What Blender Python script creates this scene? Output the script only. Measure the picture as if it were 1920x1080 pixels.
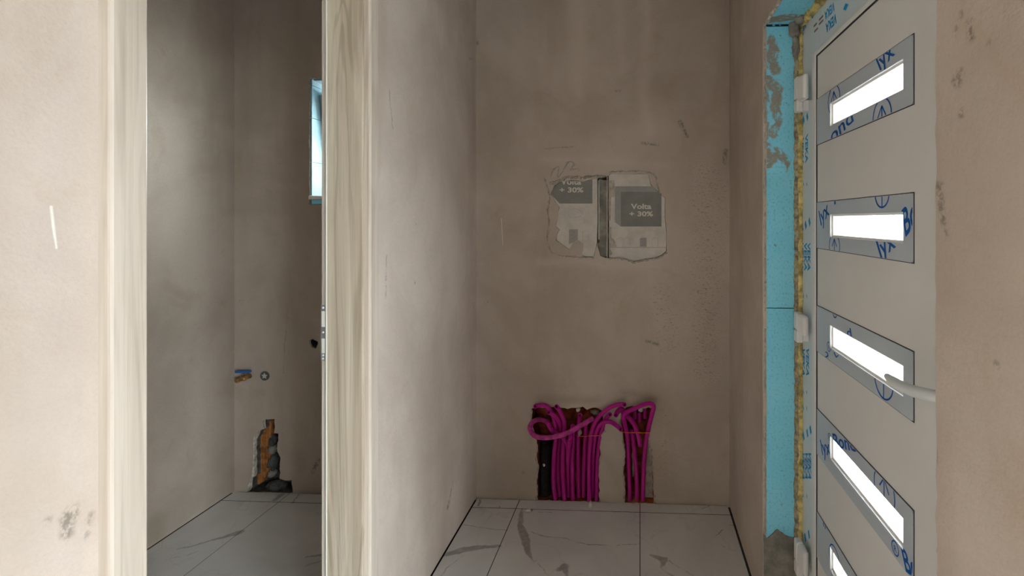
import bpy, bmesh, math, random
from mathutils import Vector, Matrix, noise
R = random.Random(7)
S = bpy.context.scene
for o in list(bpy.data.objects): bpy.data.objects.remove(o)

# ------------------------------------------------------------------ camera
F, CX, CY, H, VPX = 900.0, 1156.0, 413.0, 1.42, 1200.0
TH = math.atan((VPX - CX) / F)
cam = bpy.data.cameras.new('camera'); camo = bpy.data.objects.new('camera', cam); S.collection.objects.link(camo)
cam.sensor_width = 36; cam.lens = F * 36 / 1920; cam.clip_start = 0.02
cam.shift_x = (960 - CX) / 1920; cam.shift_y = (CY - 540) / 1920
camo.location = (0, 0, H); camo.rotation_euler = (math.pi / 2, 0, TH)
S.camera = camo
# ------------------------------------------------------------------ world, exposure
w = bpy.data.worlds.new('sky'); S.world = w; w.use_nodes = True
bg = w.node_tree.nodes['Background']; bg.inputs[0].default_value = (0.93, 0.965, 1.0, 1); bg.inputs[1].default_value = 4.0
S.view_settings.view_transform = 'Standard'; S.view_settings.look = 'None'
S.view_settings.gamma = 1; S.view_settings.use_curve_mapping = False
S.view_settings.exposure = 3.2

# ------------------------------------------------------------------ pixel -> plane
fw = Vector((-math.sin(TH), math.cos(TH), 0)); rt = Vector((math.cos(TH), math.sin(TH), 0))
def P(px, py, ax, val):
    d = fw + rt * ((px - CX) / F) + Vector((0, 0, 1)) * ((CY - py) / F)
    o = Vector((0, 0, H)); i = 'xyz'.index(ax)
    return o + d * ((val - o[i]) / d[i])

D = 2.418                     # back wall
XL, XLB = -0.837, -0.961      # left partition, both faces
XR = 0.445                    # right wall
XB = -2.126                   # bathroom far-left wall
CEIL = 2.74
YR, YN = 1.767, 0.745         # front door reveal: far and near edge
XF, XP = 0.584, 0.572         # door frame face, door leaf face
YBACK, XROOM, YRET = -4.2, 2.2, 0.50

# ------------------------------------------------------------------ portals in the daylight openings
def portal(name, loc, rot, sx, sy):
    l = bpy.data.lights.new(name, 'AREA'); l.shape = 'RECTANGLE'; l.size = sx; l.size_y = sy
    l.cycles.is_portal = True
    o = bpy.data.objects.new(name, l); S.collection.objects.link(o); o.location = loc; o.rotation_euler = rot
W3 = (-2.8, -0.75, 0.05, 2.0)   # terrace window in the right side of that room: y0,y1,z0,z1
HP = math.pi / 2
portal('terrace_daylight_portal', (XROOM+0.26, (W3[0]+W3[1])/2, (W3[2]+W3[3])/2), (HP, 0, HP), W3[1]-W3[0], W3[3]-W3[2])
portal('door_daylight_portal', (0.72, (YR+YN)/2, 1.05), (HP, 0, HP), 0.8, 1.9)
portal('bathroom_daylight_portal', (-1.41, D+0.33, 1.83), (HP, 0, 0), 0.6, 0.64)

# ------------------------------------------------------------------ node helpers
class NT:
    def __init__(s, name):
        s.m = bpy.data.materials.new(name); s.m.use_nodes = True; s.t = s.m.node_tree
        s.b = s.t.nodes['Principled BSDF']; s.out = s.t.nodes['Material Output']
    def n(s, typ, **kw):
        nd = s.t.nodes.new(typ)
        for k, v in kw.items(): setattr(nd, k, v)
        return nd
    def link(s, a, b): s.t.links.new(a, b)
    def put(s, sock, v):
        if hasattr(v, 'is_output') or isinstance(v, bpy.types.NodeSocket): s.link(v, sock)
        else: sock.default_value = v
    def math(s, op, a, b=None, c=None, clamp=False):
        nd = s.n('ShaderNodeMath', operation=op, use_clamp=clamp)
        s.put(nd.inputs[0], a)
        if b is not None: s.put(nd.inputs[1], b)
        if c is not None: s.put(nd.inputs[2], c)
        return nd.outputs[0]
    def vm(s, op, a, b=None, scale=None):
        nd = s.n('ShaderNodeVectorMath', operation=op); s.put(nd.inputs[0], a)
        if b is not None: s.put(nd.inputs[1], b)
        if scale is not None: s.put(nd.inputs['Scale'], scale)
        return nd.outputs['Value'] if op in ('LENGTH', 'DOT_PRODUCT') else nd.outputs['Vector']
    def pos(s): return s.n('ShaderNodeNewGeometry').outputs['Position']
    def obj(s): return s.n('ShaderNodeTexCoord').outputs['Object']
    def mapping(s, vec, scale=(1,1,1), loc=(0,0,0), rot=(0,0,0)):
        nd = s.n('ShaderNodeMapping'); s.link(vec, nd.inputs[0])
        nd.inputs['Scale'].default_value = scale; nd.inputs['Location'].default_value = loc; nd.inputs['Rotation'].default_value = rot
        return nd.outputs[0]
    def noise(s, vec, scale, detail=4, rough=0.55, dist=0, col=False):
        nd = s.n('ShaderNodeTexNoise'); s.link(vec, nd.inputs['Vector'])
        nd.inputs['Scale'].default_value = scale; nd.inputs['Detail'].default_value = detail
        nd.inputs['Roughness'].default_value = rough; nd.inputs['Distortion'].default_value = dist
        return nd.outputs['Color'] if col else nd.outputs['Fac']
    def ramp(s, v, lo, hi, a=0.0, b=1.0):
        nd = s.n('ShaderNodeMapRange', interpolation_type='SMOOTHSTEP'); s.put(nd.inputs['Value'], v)
        nd.inputs[1].default_value = lo; nd.inputs[2].default_value = hi; nd.inputs[3].default_value = a; nd.inputs[4].default_value = b
        return nd.outputs[0]
    def mix(s, f, a, b):
        nd = s.n('ShaderNodeMix', data_type='RGBA'); s.put(nd.inputs[0], f)
        s.put(nd.inputs[6], a if not isinstance(a, tuple) else (*a[:3], 1)); s.put(nd.inputs[7], b if not isinstance(b, tuple) else (*b[:3], 1))
        return nd.outputs[2]
    def mul(s, a, f):
        nd = s.n('ShaderNodeMix', data_type='RGBA', blend_type='MULTIPLY'); nd.inputs[0].default_value = 1
        s.put(nd.inputs[6], a if not isinstance(a, tuple) else (*a[:3], 1)); s.put(nd.inputs[7], f)
        return nd.outputs[2]
    def bump(s, h, strength=0.3, dist=0.002):
        nd = s.n('ShaderNodeBump'); s.link(h, nd.inputs['Height']); nd.inputs['Strength'].default_value = strength; nd.inputs['Distance'].default_value = dist
        s.link(nd.outputs[0], s.b.inputs['Normal'])
    def base(s, c, rough=0.6, spec=0.5, metal=0.0):
        s.put(s.b.inputs['Base Color'], c if not isinstance(c, tuple) else (*c[:3], 1))
        s.put(s.b.inputs['Roughness'], rough); s.b.inputs['Specular IOR Level'].default_value = spec; s.put(s.b.inputs['Metallic'], metal)
        return s.m
    def seg(s, p, a, b, ra, rb):
        a, b = Vector(a), Vector(b); ba = b - a
        if ba.length < 1e-6: ba = Vector((0, 0, 1e-4))
        pa = s.vm('SUBTRACT', p, a[:])
        h = s.math('MULTIPLY', s.vm('DOT_PRODUCT', pa, ba[:]), 1 / ba.length_squared, clamp=True)
        d = s.vm('LENGTH', s.vm('SUBTRACT', pa, s.vm('SCALE', ba[:], scale=h)))
        return s.math('SUBTRACT', d, s.math('MULTIPLY_ADD', h, rb - ra, ra))
    def strokes(s, p, lines, soft):
        """lines: list of [(point, radius), ...] polylines -> mask 0..1"""
        r = None
        for ln in lines:
            if len(ln) == 1: ln = [ln[0], ln[0]]
            for (a, ra), (b, rb) in zip(ln, ln[1:]):
                d = s.seg(p, a, b, ra, rb); r = d if r is None else s.math('MINIMUM', r, d)
        return s.ramp(r, -soft, soft, 1, 0)
    def warp(s, p, scale, amt):
        c = s.noise(p, scale, 3, 0.6, col=True)
        return s.vm('ADD', p, s.vm('SCALE', s.vm('SUBTRACT', c, (0.5, 0.5, 0.5)), scale=amt))

def srgb(r, g, b):
    f = lambda c: (c / 255 / 12.92) if c / 255 <= 0.04045 else ((c / 255 + 0.055) / 1.055) ** 2.4
    return (f(r), f(g), f(b))
def simple(name, col, rough=0.5, spec=0.5, metal=0.0, var=0.0, vscale=20, bump=0.0, bscale=60):
    t = NT(name); p = t.obj(); c = (*col, 1)
    if var:
        c = t.mix(t.ramp(t.noise(p, vscale, 5, 0.6), 0.3, 0.7), tuple(x * (1 - var) for x in col), tuple(min(1, x * (1 + var)) for x in col))
    t.base(c, rough, spec, metal)
    if bump: t.bump(t.noise(p, bscale, 5, 0.6), bump, 0.004)
    return t.m

PL = (0.505, 0.434, 0.374)
def plaster(name, dark=None, light=None, streak=None, tint=1.0, hue=(1, 1, 1), specks=None, stain=None):
    """trowelled grey-beige plaster; dark/light: stroke lists for stains and scuffs that this wall has"""
    t = NT(name); p = t.pos()
    base = tuple(c * tint * h for c, h in zip(PL, hue))
    c = t.mix(t.ramp(t.noise(p, 1.7, 5, 0.6, 0.4), 0.32, 0.68), tuple(x * y for x, y in zip(base, (0.86, 0.84, 0.82))), tuple(x * y for x, y in zip(base, (1.1, 1.1, 1.1))))
    # damp vertical clouds
    v = t.noise(t.mapping(p, (3.2, 3.2, 0.55)), 1.0, 4, 0.55, 0.3)
    c = t.mix(t.math('MULTIPLY', t.ramp(v, 0.48, 0.70), 0.42), c, tuple(x * y for x, y in zip(base, (0.72, 0.66, 0.58))))
    # brownish trowel patches
    c = t.mix(t.math('MULTIPLY', t.ramp(t.noise(p, 5.5, 6, 0.65, 0.8), 0.54, 0.74), 0.34), c, tuple(x * y for x, y in zip(base, (0.8, 0.7, 0.56))))
    # sandy grain
    c = t.mix(t.math('MULTIPLY', t.ramp(t.noise(p, 160, 3, 0.7), 0.35, 0.75), 0.16), c, tuple(x * 0.62 for x in base))
    wp = t.warp(t.warp(p, 9, 0.02), 60, 0.012)
    if streak: c = t.mix(t.math('MULTIPLY', t.strokes(t.warp(p, 6, 0.05), streak, 0.035), 0.45), c, tuple(x * y for x, y in zip(base, (1.28, 1.28, 1.3))))
    if dark:
        m = t.math('MULTIPLY', t.strokes(wp, dark, 0.006), t.ramp(t.noise(p, 90, 4, 0.7), 0.36, 0.6))
        c = t.mix(t.math('MULTIPLY', m, 0.6), c, (0.10, 0.08, 0.055))
    if stain: c = t.mix(t.math('MULTIPLY', t.strokes(wp, stain, 0.03), 0.4), c, (0.24, 0.19, 0.13))
    if light: c = t.mix(t.math('MULTIPLY', t.strokes(p, light, 0.0012), 0.8), c, (0.86, 0.83, 0.78))
    if specks:
        m = t.math('MULTIPLY', t.strokes(t.warp(p, 7, 0.1), specks, 0.08), t.ramp(t.noise(t.mapping(p, (1, 1, 2.4)), 75, 4, 0.65), 0.56, 0.64))
        c = t.mix(t.math('MULTIPLY', m, 0.55), c, (0.13, 0.10, 0.075))
    t.base(c, 0.92, 0.15)
    hgt = t.math('ADD', t.math('MULTIPLY', t.noise(p, 14, 4, 0.6), 2.0), t.math('MULTIPLY', t.noise(p, 220, 2, 0.6), 0.28))
    t.bump(hgt, 0.30, 0.004)
    return t.m
def wood(name, c0, c1, c2, gs=1.0, ring=0.4):
    t = NT(name); p = t.pos()
    f1 = t.noise(t.mapping(p, (26 * gs, 26 * gs, 0.9)), 1.0, 5, 0.6, 0.6)
    f2 = t.noise(t.mapping(p, (190, 190, 2.6)), 1.0, 4, 0.65)
    f3 = t.noise(t.mapping(p, (9, 9, 0.55), (0.3, 0.2, 0.1)), 1.0, 3, 0.5, 0.9)
    rg = t.math('SINE', t.math('MULTIPLY', f3, 62.0))
    c = t.mix(t.ramp(f1, 0.28, 0.72), c0, c1)
    c = t.mix(t.math('MULTIPLY', t.ramp(rg, 0.1, 1.0), t.math('MULTIPLY', t.ramp(f1, 0.7, 0.35), ring)), c, c2)
    c = t.mix(t.math('MULTIPLY', t.ramp(f2, 0.5, 0.72), 0.4), c, c2)
    t.base(c, 0.5, 0.35); t.bump(f2, 0.06, 0.001)
    return t.m

# ------------------------------------------------------------------ mesh helpers
COL = S.collection
def mk(name, bm, mats, parent=None, smooth=False):
    me = bpy.data.meshes.new(name); bm.to_mesh(me); bm.free()
    if not isinstance(mats, (list, tuple)): mats = [mats]
    for m in mats: me.materials.append(m)
    if smooth: me.polygons.foreach_set('use_smooth', [True] * len(me.polygons))
    o = bpy.data.objects.new(name, me); COL.objects.link(o)
    if parent is not None: o.parent = parent
    return o
def center(o):
    """move the origin of a top-level mesh to the middle of its base"""
    vs = [v.co for v in o.data.vertices]
    c = Vector(((min(v.x for v in vs) + max(v.x for v in vs)) / 2, (min(v.y for v in vs) + max(v.y for v in vs)) / 2, min(v.z for v in vs)))
    o.data.transform(Matrix.Translation(-c)); o.location = c
    return o
def empty(name, loc=(0, 0, 0)):
    o = bpy.data.objects.new(name, None); COL.objects.link(o); o.location = loc; o.empty_display_size = 0.05
    return o
def adopt(child, par):
    child.parent = par; child.matrix_parent_inverse = par.matrix_world.inverted() if par.matrix_world != Matrix() else Matrix.Translation(-Vector(par.location))
def tag(o, label, cat, group=None):
    o['label'] = label; o['category'] = cat
    if group: o['group'] = group
    return o
def struct(o, label=None, cat=None):
    o['kind'] = 'structure'
    if label: o['label'] = label
    if cat: o['category'] = cat
    return o
def boxbm(x0, x1, y0, y1, z0, z1, bevel=0.0, seg=2, bm=None):
    b = bmesh.new()
    vs = [b.verts.new((x, y, z)) for z in (z0, z1) for y in (y0, y1) for x in (x0, x1)]
    for f in ((0,2,3,1), (4,5,7,6), (0,1,5,4), (2,6,7,3), (0,4,6,2), (1,3,7,5)): b.faces.new([vs[i] for i in f])
    if bevel: bmesh.ops.bevel(b, geom=list(b.edges), offset=bevel, segments=seg, affect='EDGES', profile=0.5)
    b.normal_update()
    if bm is None: return b
    me = bpy.data.meshes.new('t'); b.to_mesh(me); b.free(); bm.from_mesh(me); bpy.data.meshes.remove(me)
    return bm
def box(name, mat, x0, x1, y0, y1, z0, z1, bevel=0.0, parent=None, seg=2):
    return mk(name, boxbm(x0, x1, y0, y1, z0, z1, bevel, seg), mat, parent)
def jag(pts, step, amp, rnd, closed=True):
    out = []
    n = len(pts)
    for i in range(n if closed else n - 1):
        a, b = Vector(pts[i]), Vector(pts[(i + 1) % n]); L = (b - a).length; k = max(1, int(L / step))
        for j in range(k):
            p = a.lerp(b, j / k)
            out.append((p.x + rnd.uniform(-amp, amp), p.y + rnd.uniform(-amp, amp)))
    if not closed: out.append(tuple(pts[-1]))
    return out
def sheet(name, mats, to3, outline, holes=(), thick=0.1, parent=None, hole_inner=None):
    """flat slab in a plane: to3(u, v, depth) -> point. Side faces of hole k use material min(k_side, ...) via hole_inner = list of material index"""
    bm = bmesh.new(); front, back = [], []
    loops = [outline] + list(holes)
    vf = [[bm.verts.new(to3(u, v, 0)) for u, v in lp] for lp in loops]
    edges = [bm.edges.new((l[i], l[(i + 1) % len(l)])) for l in vf for i in range(len(l))]
    bmesh.ops.triangle_fill(bm, use_beauty=True, use_dissolve=False, edges=edges)
    ff = list(bm.faces)
    vb = [[bm.verts.new(to3(u, v, thick)) for u, v in lp] for lp in loops]
    m = {a: b for la, lb in zip(vf, vb) for a, b in zip(la, lb)}
    for f in ff:
        try: bm.faces.new([m[v] for v in reversed(f.verts)])
        except ValueError: pass
    for k, (la, lb) in enumerate(zip(vf, vb)):
        for i in range(len(la)):
            j = (i + 1) % len(la)
            f = bm.faces.new((la[i], la[j], lb[j], lb[i]))
            if k and hole_inner: f.material_index = hole_inner[k - 1]
    bmesh.ops.recalc_face_normals(bm, faces=list(bm.faces))
    return mk(name, bm, mats, parent)
def lump(name, mat, c, r, seed=0, amp=0.35, freq=1.6, sub=3, parent=None, smooth=True):
    bm = bmesh.new(); bmesh.ops.create_icosphere(bm, subdivisions=sub, radius=1)
    for v in bm.verts:
        d = v.co.normalized(); k = 1 + amp * noise.noise(d * freq + Vector((seed * 7.1, seed * 3.3, 0))) + amp * 0.5 * noise.noise(d * freq * 3.1 + Vector((seed, 0, 9)))
        v.co = Vector((d.x * r[0], d.y * r[1], d.z * r[2])) * k + Vector(c)
    return mk(name, bm, mat, parent, smooth)
def spline(pts, step):
    pts = [Vector(p) for p in pts]
    if len(pts) == 2: pts = [pts[0], pts[0].lerp(pts[1], .5), pts[1]]
    e = [pts[0] * 2 - pts[1]] + pts + [pts[-1] * 2 - pts[-2]]; fine = []
    for i in range(1, len(e) - 2):
        p0, p1, p2, p3 = e[i-1:i+3]
        for j in range(24):
            t = j / 24
            fine.append(0.5 * ((2*p1) + (-p0+p2)*t + (2*p0-5*p1+4*p2-p3)*t*t + (-p0+3*p1-3*p2+p3)*t**3))
    fine.append(pts[-1]); out = [fine[0]]; acc = 0
    for a, b in zip(fine, fine[1:]):
        L = (b - a).length; t = step - acc
        while t <= L: out.append(a.lerp(b, t / L)); t += step
        acc = L - (t - step)
    if (out[-1] - pts[-1]).length > step * 0.4: out.append(pts[-1])
    return out
def frames(path):
    fr = []; up = Vector((0, -1, 0.01))
    for i, p in enumerate(path):
        t = (path[min(i + 1, len(path) - 1)] - path[max(i - 1, 0)]).normalized()
        s = t.cross(up)
        if s.length < 1e-4: s = t.cross(Vector((1, 0, 0)))
        s.normalize(); up = s.cross(t).normalized(); fr.append((p, s, up))
    return fr
def tube(path, rad, n=12, open_ends=(False, False), bore=0.8, bm=None):
    """rad: function(i) or number"""
    own = bm is None
    bm = bm or bmesh.new(); fr = frames(path); rings = []
    rf = rad if callable(rad) else (lambda i: rad)
    def ring(i, r):
        p, s, u = fr[i]
        return [bm.verts.new(p + (s * math.cos(2*math.pi*k/n) + u * math.sin(2*math.pi*k/n)) * r) for k in range(n)]
    rings = [ring(i, rf(i)) for i in range(len(fr))]
    def bridge(a, b):
        for k in range(n): bm.faces.new((a[k], a[(k+1) % n], b[(k+1) % n], b[k]))
    for a, b in zip(rings, rings[1:]): bridge(a, b)
    for end, op in zip((0, -1), open_ends):
        outer = rings[end]
        if not op:
            bm.faces.new(outer if end else outer[::-1]); continue
        idx = list(range(0, min(14, len(fr)))) if end == 0 else list(range(len(fr) - 1, max(-1, len(fr) - 15), -1))
        prev = outer
        for i in idx[::3]:
            cur = ring(i, rf(0) * bore); bridge(prev, cur); prev = cur
        bm.faces.new(prev)
    bmesh.ops.recalc_face_normals(bm, faces=list(bm.faces))
    return bm

def text_mesh(body, bold=0.0, shear=0.0):
    cu = bpy.data.curves.new('txt', 'FONT'); cu.body = body; cu.offset = bold; cu.shear = shear; cu.resolution_u = 4
    ob = bpy.data.objects.new('txt', cu); COL.objects.link(ob)
    dg = bpy.context.evaluated_depsgraph_get()
    me = bpy.data.meshes.new_from_object(ob.evaluated_get(dg), depsgraph=dg)
    bpy.data.objects.remove(ob); bpy.data.curves.remove(cu)
    return me
def print_text(name, body, mat, o, x1, y1, nrm, parent, bold=0.0, clip=None, off=0.0006, shear=0.0, full=False):
    """flat lettering: box of the text goes o -> x1 (baseline) and o -> y1 (cap height)"""
    me = text_mesh(body, bold, shear); bm = bmesh.new(); bm.from_mesh(me); bpy.data.meshes.remove(me)
    xs = [v.co.x for v in bm.verts]; x0, xm = min(xs), max(xs)
    ym = 0.69 if not full else max(v.co.y for v in bm.verts)
    o, ex, ey = Vector(o), Vector(x1) - Vector(o), Vector(y1) - Vector(o)
    for v in bm.verts: v.co = o + ex * ((v.co.x - x0) / (xm - x0)) + ey * (v.co.y / ym) + Vector(nrm) * off
    return finish_print(name, bm, mat, nrm, parent, clip)
def finish_print(name, bm, mat, nrm, parent, clip):
    if clip: bm = clip(bm)
    if bm is None or not bm.faces: return None
    bm.normal_update()
    for f in bm.faces:
        if f.normal.dot(Vector(nrm)) < 0: f.normal_flip()
    return mk(name, bm, mat, parent)
def ribbon(pts, width, nrm, bm=None, closed=False):
    """flat line of given width in the plane with normal nrm"""
    bm = bm or bmesh.new(); pts = [Vector(p) for p in pts]; n = len(pts); L, Rr = [], []
    for i in range(n):
        if closed: t = pts[(i+1) % n] - pts[i-1]
        else: t = pts[min(i+1, n-1)] - pts[max(i-1, 0)]
        s = t.cross(Vector(nrm)).normalized() * width / 2
        L.append(bm.verts.new(pts[i] + s)); Rr.append(bm.verts.new(pts[i] - s))
    for i in range(n if closed else n - 1):
        j = (i + 1) % n; bm.faces.new((L[i], L[j], Rr[j], Rr[i]))
    return bm
def flat(name, mat, pts, nrm, off, parent):
    bm = bmesh.new(); vs = [bm.verts.new(Vector(p) + Vector(nrm) * off) for p in pts]
    es = [bm.edges.new((vs[i], vs[(i + 1) % len(vs)])) for i in range(len(vs))]
    bmesh.ops.triangle_fill(bm, use_beauty=True, edges=es)
    bm.normal_update()
    for f in bm.faces:
        if f.normal.dot(Vector(nrm)) < 0: f.normal_flip()
    return mk(name, bm, mat, parent)

# ------------------------------------------------------------------ materials
def bw(px, py, r): return (P(px, py, 'y', D), r)
def lw(px, py, r): return (P(px, py, 'x', XL), r)
def rw(px, py, r): return (P(px, py, 'x', XR), r)
M_back = plaster('plaster_back',
    dark=[[bw(1020,278,.002), bw(1080,275,.002)], [bw(1205,268,.006), bw(1235,272,.005)], [bw(1360,285,.012), bw(1358,305,.008)],
          [bw(1275,230,.012), bw(1290,255,.006)], [bw(895,70,.004), bw(897,90,.006)], [bw(1155,60,.003)], [bw(1155,170,.004), bw(1163,170,.003)], [bw(1212,640,.006), bw(1232,645,.008)],
          [bw(980,886,.006)], [bw(455,568,.0)], [bw(593,872,.012), bw(587,885,.008), bw(598,862,.01)],
          [bw(540,580,.001), bw(530,700,.001)]],
    light=[[bw(940,410,.0015), bw(943,460,.0008)]],
    streak=[[bw(1080,0,.05), bw(1082,110,.045), bw(1085,180,.02)], [bw(1160,0,.022), bw(1165,130,.012)], [bw(1215,0,.02), bw(1205,180,.02), bw(1215,245,.03)], [bw(1010,490,.012), bw(1230,500,.012)],
            [bw(1020,300,.012), bw(1250,310,.008)]],
    stain=[[bw(1010,748,.012), bw(1120,752,.016)], [bw(1170,735,.01), bw(1230,748,.012)]],
    specks=[[bw(1330,330,.08), bw(1320,700,.06)], [bw(1240,560,.05), bw(1260,640,.05)], [bw(1240,760,.02), bw(1250,880,.02)]])
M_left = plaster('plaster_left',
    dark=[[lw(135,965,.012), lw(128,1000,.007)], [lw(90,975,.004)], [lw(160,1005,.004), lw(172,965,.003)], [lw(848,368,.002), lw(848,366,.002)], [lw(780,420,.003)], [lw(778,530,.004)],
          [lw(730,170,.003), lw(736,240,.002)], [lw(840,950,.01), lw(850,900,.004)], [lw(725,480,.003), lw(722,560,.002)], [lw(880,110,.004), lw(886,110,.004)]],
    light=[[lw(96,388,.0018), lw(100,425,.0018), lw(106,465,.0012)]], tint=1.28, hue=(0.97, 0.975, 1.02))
M_right = plaster('plaster_right',
    dark=[[rw(1815,45,.007), rw(1820,75,.006)], [rw(1790,65,.004), rw(1800,30,.003)], [rw(1800,212,.006)], [rw(1748,292,.004), rw(1747,288,.004)], [rw(1855,82,.002)], [rw(1760,350,.01), rw(1770,420,.006)],
          [rw(1775,440,.004)], [rw(1745,600,.006), rw(1742,660,.008)], [rw(1752,850,.006), rw(1745,880,.01), rw(1742,1000,.005)], [rw(1795,150,.012)], [rw(1870,680,.004)]], tint=1.12)
M_bath = plaster('plaster_bathroom', stain=[[(P(292,985,'x',XB), .05), (P(290,1010,'x',XB), .04)]], tint=0.80)  # same plaster, tinted darker all over to stand in for dimmer light
M_white = plaster('plaster_ceiling', tint=1.1)
M_ceil = plaster('raw_ceiling', tint=0.45)
M_edge = simple('chipped_plaster', (0.60, 0.56, 0.50), 0.95, 0.1, var=0.35, vscale=45, bump=0.9, bscale=90)
M_mortar = simple('cement_mortar', (0.27, 0.25, 0.215), 0.95, 0.1, var=0.3, vscale=18, bump=0.8, bscale=70)
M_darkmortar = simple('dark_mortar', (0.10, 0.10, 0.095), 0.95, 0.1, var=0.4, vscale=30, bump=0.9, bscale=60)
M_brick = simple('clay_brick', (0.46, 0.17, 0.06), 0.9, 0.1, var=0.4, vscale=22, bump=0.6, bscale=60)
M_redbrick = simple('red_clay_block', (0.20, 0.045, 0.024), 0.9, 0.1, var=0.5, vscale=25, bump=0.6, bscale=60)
M_oldbrick = simple('dusty_clay_block', (0.36, 0.15, 0.05), 0.95, 0.05, var=0.4, vscale=30, bump=0.7, bscale=50)
M_slab = simple('screed', (0.05, 0.045, 0.04), 0.95, 0.1, var=0.2)
M_conduit = simple('magenta_plastic', (0.47, 0.004, 0.25), 0.42, 0.4)
M_dusty = simple('dusty_magenta_plastic', (0.50, 0.05, 0.28), 0.6, 0.35, var=0.35, vscale=40)
M_black = simple('black_plastic', (0.012, 0.011, 0.012), 0.5, 0.4)
M_tie = simple('orange_wire', (0.75, 0.13, 0.03), 0.5, 0.4)
M_pvc = simple('white_pvc', (0.82, 0.80, 0.78), 0.35, 0.5)
M_frame = simple('film_covered_pvc', (0.72, 0.77, 0.79), 0.32, 0.5)
M_leaf = simple('door_panel', (0.77, 0.755, 0.735), 0.45, 0.4, var=0.02, vscale=4)
M_gasket = simple('dark_gasket', (0.035, 0.035, 0.045), 0.6, 0.3)
M_plate = simple('brushed_steel_plate_film', (0.56, 0.62, 0.68), 0.38, 0.5, 0.12)
M_blueprint = simple('blue_print', (0.0, 0.10, 0.42), 0.5, 0.3)
M_cyanprint = simple('cyan_print', (0.0, 0.30, 0.62), 0.5, 0.3)
M_brownprint = simple('brown_print', (0.24, 0.17, 0.13), 0.5, 0.3)
M_foam = simple('yellow_foam', (0.58, 0.47, 0.19), 0.9, 0.15, var=0.5, vscale=38, bump=1.0, bscale=80)
M_oldfoam = simple('weathered_foam', (0.36, 0.31, 0.21), 0.95, 0.1, var=0.5, vscale=60, bump=1.0, bscale=90)
M_brass = simple('brass', (0.38, 0.22, 0.08), 0.4, 0.5, 0.8, var=0.3, vscale=60)
M_bluehandle = simple('blue_lever', (0.015, 0.13, 0.42), 0.4, 0.5)
M_grey = simple('grey_plastic', (0.10, 0.105, 0.11), 0.6, 0.3)
M_steel = simple('zinc_plate', (0.38, 0.38, 0.40), 0.42, 0.5, 0.6)
M_seal = simple('pale_seal', (0.74, 0.73, 0.66), 0.5, 0.4)
M_handle = simple('white_lever', (0.74, 0.78, 0.78), 0.35, 0.5)
M_card = simple('printed_card', (0.60, 0.55, 0.50), 0.8, 0.2, var=0.1, vscale=12)
M_cardgrey = simple('card_grey_print', (0.235, 0.23, 0.215), 0.7, 0.2, var=0.06, vscale=20)
M_cardmid = simple('card_mid_grey_print', (0.33, 0.33, 0.31), 0.7, 0.2, var=0.06, vscale=20)
M_cardline = simple('card_pale_grey_print', (0.36, 0.335, 0.31), 0.8, 0.2)
M_cardtext = simple('card_white_print', (0.66, 0.61, 0.55), 0.8, 0.2)
M_pencil = simple('pencil', (0.19, 0.165, 0.14), 0.8, 0.2)
M_smear = simple('plaster_smear', (0.44, 0.39, 0.335), 0.95, 0.1, var=0.2, vscale=40, bump=0.5, bscale=120)
M_ground = simple('gravel_ground', (0.42, 0.41, 0.39), 0.95, 0.1, var=0.2, vscale=6)
M_casing = wood('oak_casing', (0.50, 0.425, 0.36), (0.66, 0.575, 0.505), (0.36, 0.29, 0.23), 1.0, 0.35)
M_lining = wood('oak_lining', (0.46, 0.38, 0.29), (0.68, 0.60, 0.49), (0.31, 0.25, 0.18), 0.8, 0.6)
def glass(name, frost):
    t = NT(name); tr = t.n('ShaderNodeBsdfTransparent'); tr.inputs[0].default_value = (0.94, 0.97, 0.96, 1)
    tl = t.n('ShaderNodeBsdfTranslucent'); tl.inputs[0].default_value = (0.92, 0.94, 0.95, 1)
    gl = t.n('ShaderNodeBsdfGlossy'); gl.inputs['Roughness'].default_value = 0.05
    m1 = t.n('ShaderNodeMixShader'); m1.inputs[0].default_value = frost; t.link(tr.outputs[0], m1.inputs[1]); t.link(tl.outputs[0], m1.inputs[2])
    m2 = t.n('ShaderNodeMixShader'); m2.inputs[0].default_value = 0.06; t.link(m1.outputs[0], m2.inputs[1]); t.link(gl.outputs[0], m2.inputs[2])
    t.link(m2.outputs[0], t.out.inputs[0]); return t.m
M_glass = glass('clear_glass', 0.0); M_frost = glass('frosted_glass', 0.12)
def xps(name, smears):
    t = NT(name); p = t.pos()
    c = t.mix(t.ramp(t.noise(p, 6, 5, 0.6), 0.3, 0.7), (0.25, 0.72, 0.92), (0.30, 0.76, 0.95))
    c = t.mix(t.math('MULTIPLY', t.ramp(t.noise(p, 120, 3, 0.6), 0.52, 0.7), 0.35), c, (0.05, 0.22, 0.34))
    c = t.mix(t.math('MULTIPLY', t.ramp(t.noise(p, 48, 5, 0.7), 0.66, 0.70), 0.75), c, (0.17, 0.17, 0.16))
    if smears:
        m = t.math('MULTIPLY', t.strokes(t.warp(t.warp(p, 18, 0.03), 70, 0.02), smears, 0.004), t.ramp(t.noise(p, 42, 6, 0.72, 0.5), 0.36, 0.50))
        c = t.mix(t.math('MULTIPLY', m, 0.95), c, (0.33, 0.29, 0.24))
    t.base(c, 0.85, 0.2); t.bump(t.noise(p, 90, 4, 0.6), 0.3, 0.002); return t.m
M_xpspale = simple('pale_xps_reveal', (0.28, 0.43, 0.49), 0.9, 0.1, var=0.12, vscale=14, bump=0.3)
def rv(px, py, r): return (P(px, py, 'y', YR), r)
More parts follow.
